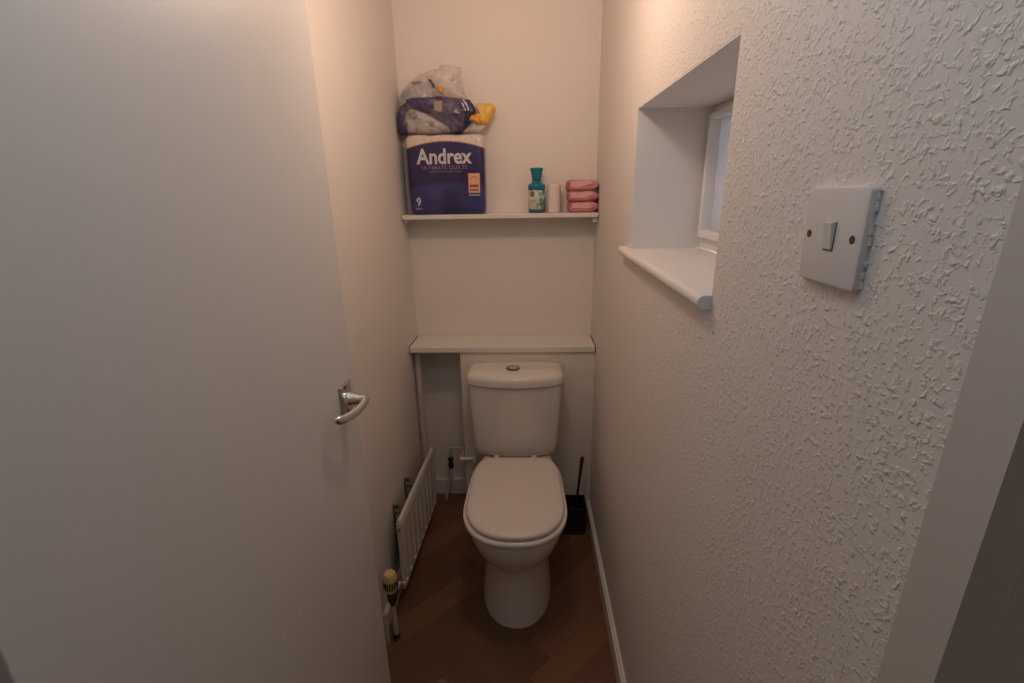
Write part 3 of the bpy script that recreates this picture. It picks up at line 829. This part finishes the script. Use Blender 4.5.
puff('navy_fold', [(690, 350), (730, 360), (790, 445), (780, 480), (735, 500), (710, 570), (690, 600), (670, 560), (690, 470), (672, 400)], M['purple_dark'], 1.945, .012, .02, bag, wr=.002, seed=9, rings=5, label='dark navy fold')
puff('yellow_flap', [(770, 392), (850, 385), (935, 392), (962, 432), (925, 520), (880, 590), (820, 588), (775, 545), (705, 545), (730, 490), (795, 470)], M['yellow'], 1.965, .016, .022, bag, crease=.010, wr=.004, seed=3, smooth_iter=1, label='bright yellow film flap')
puff('orange_patch', [(712, 500), (750, 490), (800, 500), (822, 540), (815, 580), (780, 565), (745, 545), (705, 545)], M['orange'], 1.950, .008, .01, bag, wr=.002, seed=5, rings=4, label='orange printed patch')
puff('orange_tab', [(415, 238), (445, 240), (488, 236), (498, 262), (500, 298), (470, 306), (455, 280), (438, 262)], M['orange'], 1.955, .010, .02, bag, wr=.002, seed=7, rings=4, label='small orange printed patch')
puff('dark_fold', [(365, 172), (390, 170), (412, 205), (428, 240), (410, 246), (395, 210)], M['purple_dark'], 1.952, .006, .012, bag, wr=.001, seed=11, rings=4, smooth_iter=1)
puff('lime_dot', [(550, 155), (590, 155), (590, 182), (550, 182)], M['lime'], 1.968, .004, .004, bag, wr=.0005, seed=12, rings=3)
for q, sd in (([(175, 460), (230, 450), (250, 490), (215, 525), (175, 500)], 13), ([(350, 545), (400, 550), (400, 590), (360, 590)], 14), ([(215, 190), (300, 180), (310, 200), (220, 210)], 15)):
    puff('roll_core_spot', q, M['roll_spot'], 1.950, .004, .008, bag, wr=.0006, seed=sd, rings=4)
puff('film_top', [(95, 300), (130, 230), (200, 172), (300, 105), (400, 66), (480, 40), (640, 62), (660, 130), (665, 200), (690, 300), (700, 345), (560, 340), (400, 330), (250, 340)], M['film'], 1.985, .030, .03, bag, wr=.008, freq=24, seed=10, n=96, smooth_iter=1, label='clear crinkled plastic film')
puff('film_cover', [(60, 655), (42, 560), (50, 450), (85, 330), (110, 235), (200, 165), (300, 160), (400, 165), (450, 230), (500, 300), (690, 335), (755, 385), (800, 455), (750, 545), (700, 640), (400, 668), (200, 668)], M['film_thin'], 1.985, .066, .05, bag, wr=.004, freq=26, seed=21, n=110, crease=.010, smooth_iter=1, zmin=ZT, pw=2.8, rings=14, label='clear crinkled plastic film')
puff('film_side', [(690, 600), (760, 540), (830, 580), (890, 560), (850, 620), (800, 650), (700, 652), (640, 650)], M['film'], 1.970, .014, .014, bag, wr=.004, freq=24, seed=16, smooth_iter=1, zmin=ZT, label='clear crinkled plastic film')
# stamp and strokes printed on the purple film
def bagprint(name, polys, m, y):
    bm = bmesh.new()
    for pts in polys:
        a = [bm.verts.new((BX(u), y, BZ(v))) for u, v in pts]; b = [bm.verts.new((BX(u), y + .010, BZ(v))) for u, v in pts]
        bm.faces.new(a); bm.faces.new(b[::-1]); n = len(a)
        for i in range(n): bm.faces.new((a[i], b[i], b[(i + 1) % n], a[(i + 1) % n]))
    return link(name, bm, m, bag)
bagprint('film_stamp', [[(420, 368), (492, 368), (478, 468), (414, 450)]], mat('beige_stamp', (.34, .22, .20), .5), 1.9300)
bagprint('stamp_mark', [[(438, 392), (474, 392), (468, 440), (434, 432)]], M['ink_brown'], 1.9312)
bagprint('film_lettering', [[(672, 362), (684, 360), (708, 412), (697, 416)], [(660, 392), (672, 390), (690, 430), (678, 436)], [(696, 384), (706, 382), (728, 458), (716, 462)], [(682, 440), (694, 438), (702, 462), (692, 466)]], M['ink_white'], 1.9290)

# ---------------------------------------------------------------- bottle, tube and pink packets
bx, by = .0385, 1.985
bt = thing('spray_bottle', 'teal bottle with flared cap and pale floral label on the upper shelf', 'bottle', (bx, by, ZU))
z0 = ZU + .0008
bm = lathe(bmesh.new(), [(0, 0), (.029, 0), (.0325, .003), (.0330, .008), (.0330, .088), (.0328, .091), (0, .091)], (bx, by, z0), 40)
link('bottle_body', bm, M['teal'], bt, smooth=True, angle=45)
def label_mat():
    m = mat('floral_label', (0.62, 0.62, 0.58), 0.45)
    nt = m.node_tree; N = nt.nodes.new; L = nt.links.new; b = nt.nodes['Principled BSDF']
    tc = N('ShaderNodeTexCoord'); n = N('ShaderNodeTexNoise'); n.inputs['Scale'].default_value = 55; n.inputs['Detail'].default_value = 2
    L(tc.outputs['Object'], n.inputs['Vector'])
    sp = N('ShaderNodeSeparateXYZ'); L(tc.outputs['Object'], sp.inputs[0])
    mr = N('ShaderNodeMapRange'); mr.inputs['From Min'].default_value = bx - .012; mr.inputs['From Max'].default_value = bx + .030
    mr.inputs['To Min'].default_value = -.12; mr.inputs['To Max'].default_value = .16
    L(sp.outputs['X'], mr.inputs['Value'])
    ad = N('ShaderNodeMath'); ad.operation = 'ADD'; L(n.outputs['Fac'], ad.inputs[0]); L(mr.outputs[0], ad.inputs[1])
    r = N('ShaderNodeValToRGB'); cr = r.color_ramp
    cr.elements[0].position = .50; cr.elements[0].color = (.60, .57, .50, 1)
    cr.elements[1].position = .72; cr.elements[1].color = (.03, .20, .22, 1)
    e_ = cr.elements.new(.58); e_.color = (.30, .44, .34, 1)
    L(ad.outputs[0], r.inputs['Fac']); L(r.outputs['Color'], b.inputs['Base Color'])
    return m
bm = lathe(bmesh.new(), [(.0331, .014), (.0336, .0145), (.0336, .0845), (.0331, .085)], (bx, by, z0), 40)
lb = link('bottle_label', bm, label_mat(), bt, smooth=True, angle=60)
def on_bottle(ang, zc, R_=.0337):
    def f(x, y, z):
        a = ang + x / R_; return (bx + math.sin(a) * (R_ + z), by - math.cos(a) * (R_ + z), z0 + zc + y)
    return f
def disc(name, r0, r1, m, f, par=bt, sz=1.0):
    bm = bmesh.new(); n = 24
    A = [[bm.verts.new(f(r * math.cos(2 * PI * k / n), sz * r * math.sin(2 * PI * k / n), h)) for k in range(n)] for r, h in ((max(r1, .00001), .0002), (max(r1, .00001), .0009), (r0, .0009), (r0, .0002))]
    for a, b in zip(A, A[1:] + A[:1]):
        for k in range(n): bm.faces.new((a[k], a[(k + 1) % n], b[(k + 1) % n], b[k]))
    return link(name, bm, m, par)
disc('label_badge', .0090, .0, mat('dark_green_ink', (0.012, 0.035, 0.012), 0.5), on_bottle(-.55, .072), sz=1.15)
disc('badge_ring', .0048, .0030, mat('yellow_green_ink', (0.55, 0.55, 0.10), 0.5), on_bottle(-.55, .072, .0346), sz=1.2)
bm = bmesh.new(); f = on_bottle(-.4, .046)
for (x, z, w, h) in ((-.010, 0, .006, .0028), (-.002, 0, .007, .0028), (.006, 0, .006, .0028), (-.008, -.006, .010, .0014), (.003, -.006, .008, .0014)):
    bm.faces.new([bm.verts.new(f(px, pz, .0004)) for px, pz in rect(x, z, w, h)])
link('label_print', bm, M['teal'], bt)
bm = lathe(bmesh.new(), [(0, .0912), (.0330, .0912), (.0345, .094), (.0345, .102), (.0325, .1065), (.0275, .1095), (.0215, .112), (.0180, .117), (.0175, .124), (.0190, .135), (.0215, .150), (.0245, .160), (.0252, .163), (.0250, .1675), (.0225, .169), (.0210, .1665), (0, .1660)], (bx, by, z0), 40)
link('bottle_cap', bm, M['teal_cap'], bt, smooth=True, angle=40)
bm = rbox(.017, .004, .034, .0018, 8); bmesh.ops.translate(bm, verts=bm.verts, vec=(bx + .001, by - .0205, z0 + .138))
link('thumb_panel', bm, M['teal'], bt, smooth=True)

bm = lathe(bmesh.new(), [(0, 0), (.0245, 0), (.0262, .002), (.0265, .006), (.0265, .098), (.0258, .1035), (.0235, .106), (.0100, .1065), (.0095, .104), (0, .104)], (.107, 1.985, z0), 36)
o = link('paper_tube', bm, M['cream_can'], smooth=True, angle=40); tag(o, 'plain cream cylinder between the teal bottle and the pink packets', 'roll')

def packet(cx, cy, z, w, d, h, rot, seed):
    t = thing('pink_packet', '', 'packet', (cx, cy, z), 'pink packets stacked on the upper shelf')
    bm = rbox(w, d, h, h * .30, 22)
    for v in bm.verts:
        x, y, zz = v.co
        u = abs(x) / (w / 2)
        k = 1 - .62 * max(0, (u - .55) / .45) ** 1.6 if x > 0 else 1 - .30 * max(0, (u - .75) / .25) ** 2
        zz *= k
        nz = noise.noise_vector(Vector((x, y, zz)) * 40 + Vector((seed * 9, 0, 0))) * .0034
        v.co = Vector((x, y, max(-h / 2, zz))) + Vector((nz.x, nz.y * 1.5, nz.z * .6))
    for v in bm.verts: v.co.z = max(-h / 2 + .0003, min(h / 2 - .0003, v.co.z)); 
    o = link('packet_body', bm, M['pink'], t, smooth=True); o.matrix_parent_inverse = Matrix.Identity(4); o.location = (0, 0, h / 2)
    # wrapper flap with a raised diagonal seam on the front
    bm = bmesh.new(); n = 10
    def fr(x, zz, off):
        u = abs(x) / (w / 2)
        k = 1 - .62 * max(0, (u - .55) / .45) ** 1.6 if x > 0 else 1
        return (x, -d / 2 - off, zz * k + h / 2)
    top, bot = [], []
    for i in range(n + 1):
        u = i / n; x = -w * .40 + u * w * .70
        top.append((x, h * .34)); bot.append((x, h * (.02 - .22 * (1 - u) + .10 * math.sin(u * 5 + seed))))
    rows = [[bm.verts.new(fr(x, zz, .0012)) for x, zz in top], [bm.verts.new(fr(x, zz, .0030)) for x, zz in bot], [bm.verts.new(fr(x, zz - .0012, -.001)) for x, zz in bot], [bm.verts.new(fr(x, zz + .001, -.004)) for x, zz in top]]
    for a, b in zip(rows, rows[1:] + rows[:1]):
        for i in range(n): bm.faces.new((a[i], a[i + 1], b[i + 1], b[i]))
    for j in (0, n): bm.faces.new([r[j] for r in rows])
    o = link('wrapper_flap', bm, M['pink_pale'], t, smooth=True, angle=40, label='paler pink overlapping flap'); o.matrix_parent_inverse = Matrix.Identity(4)
    bm = bmesh.new()
    a = [(w / 2 - .012, -d * .40, h * .5 - .0075), (w / 2 + .0005, -d * .40, h * .5 - .002), (w / 2 + .0005, d * .40, h * .5 - .002), (w / 2 - .012, d * .40, h * .5 - .0075)]
    va = [bm.verts.new(p) for p in a]; vb_ = [bm.verts.new((p[0], p[1], h - p[2])) for p in a]
    bm.faces.new(va); bm.faces.new(vb_[::-1])
    for i in range(4): bm.faces.new((va[i], vb_[i], vb_[(i + 1) % 4], va[(i + 1) % 4]))
    o = link('end_fold', bm, M['pink_end'], t, label='dark red folded end'); o.matrix_parent_inverse = Matrix.Identity(4)
    t.rotation_euler = (0, 0, rot)
    return t
hts = (.041, .039, .041); z = z0; lab = ('pink packet at the bottom of the stack, resting on the upper shelf', 'pink packet in the middle of the stack of three', 'pink packet on top of the stack of three')
for i, h in enumerate(hts):
    p = packet(.2200 + (.0010, -.001, -.004)[i], 1.988, z, (.116, .121, .122)[i], .084, h, math.radians((1.0, -1.0, 1.5)[i]), i + 1)
    p['label'] = lab[i]; z += h + .0006

# ---------------------------------------------------------------- lights
def lamp(name, loc, r, e, col):
    m = max(col); ld = bpy.data.lights.new(name, 'POINT'); ld.energy = e * m; ld.color = tuple(c / m for c in col); ld.shadow_soft_size = r
    lo = bpy.data.objects.new(name, ld); COL.objects.link(lo); lo.location = loc
lamp('ceiling_bulb', (.02, 1.40, 2.25), .05, 12, (.050, .037, .034))      # warm bulb over the toilet
lamp('warm_room_fill', (-.06, 1.14, 1.90), .05, 12, (.45, .312, .228))      # added warm fill without a fitting, evens out the back wall
lamp('door_head_fill', (-.04, .30, 1.98), .06, 6, (.20, .34, .46))      # added cool fill for the upper door and near right wall
lamp('hall_bulb', (-.03, -.40, 2.00), .10, 12, (.022, .016, .012))
w = bpy.data.worlds.new('daylight'); C.world = w; w.use_nodes = True
bg = w.node_tree.nodes['Background']; bg.inputs[0].default_value = (.98, .97, 1.0, 1); bg.inputs[1].default_value = 6.0

# ---------------------------------------------------------------- camera
cam = bpy.data.cameras.new('camera'); co = bpy.data.objects.new('camera', cam); COL.objects.link(co)
F, P_, YW, RL = 477.42, 0.3072, 0.0347, -0.0164
cam.sensor_width = 36; cam.lens = F / 1024 * 36; cam.clip_start = .01
fwd = Vector((-math.sin(YW) * math.cos(P_), math.cos(YW) * math.cos(P_), -math.sin(P_)))
rt = Vector((math.cos(YW), math.sin(YW), 0)); upv = rt.cross(fwd)
r2 = rt * math.cos(RL) + upv * math.sin(RL); u2 = -rt * math.sin(RL) + upv * math.cos(RL)
R = Matrix((r2, u2, -fwd)).transposed()
co.matrix_world = Matrix.Translation(CAM) @ R.to_4x4()
C.camera = co
C.view_settings.view_transform = 'Standard'; C.view_settings.look = 'None'; C.view_settings.gamma = 1; C.view_settings.exposure = 0.0
C.view_settings.use_curve_mapping = False
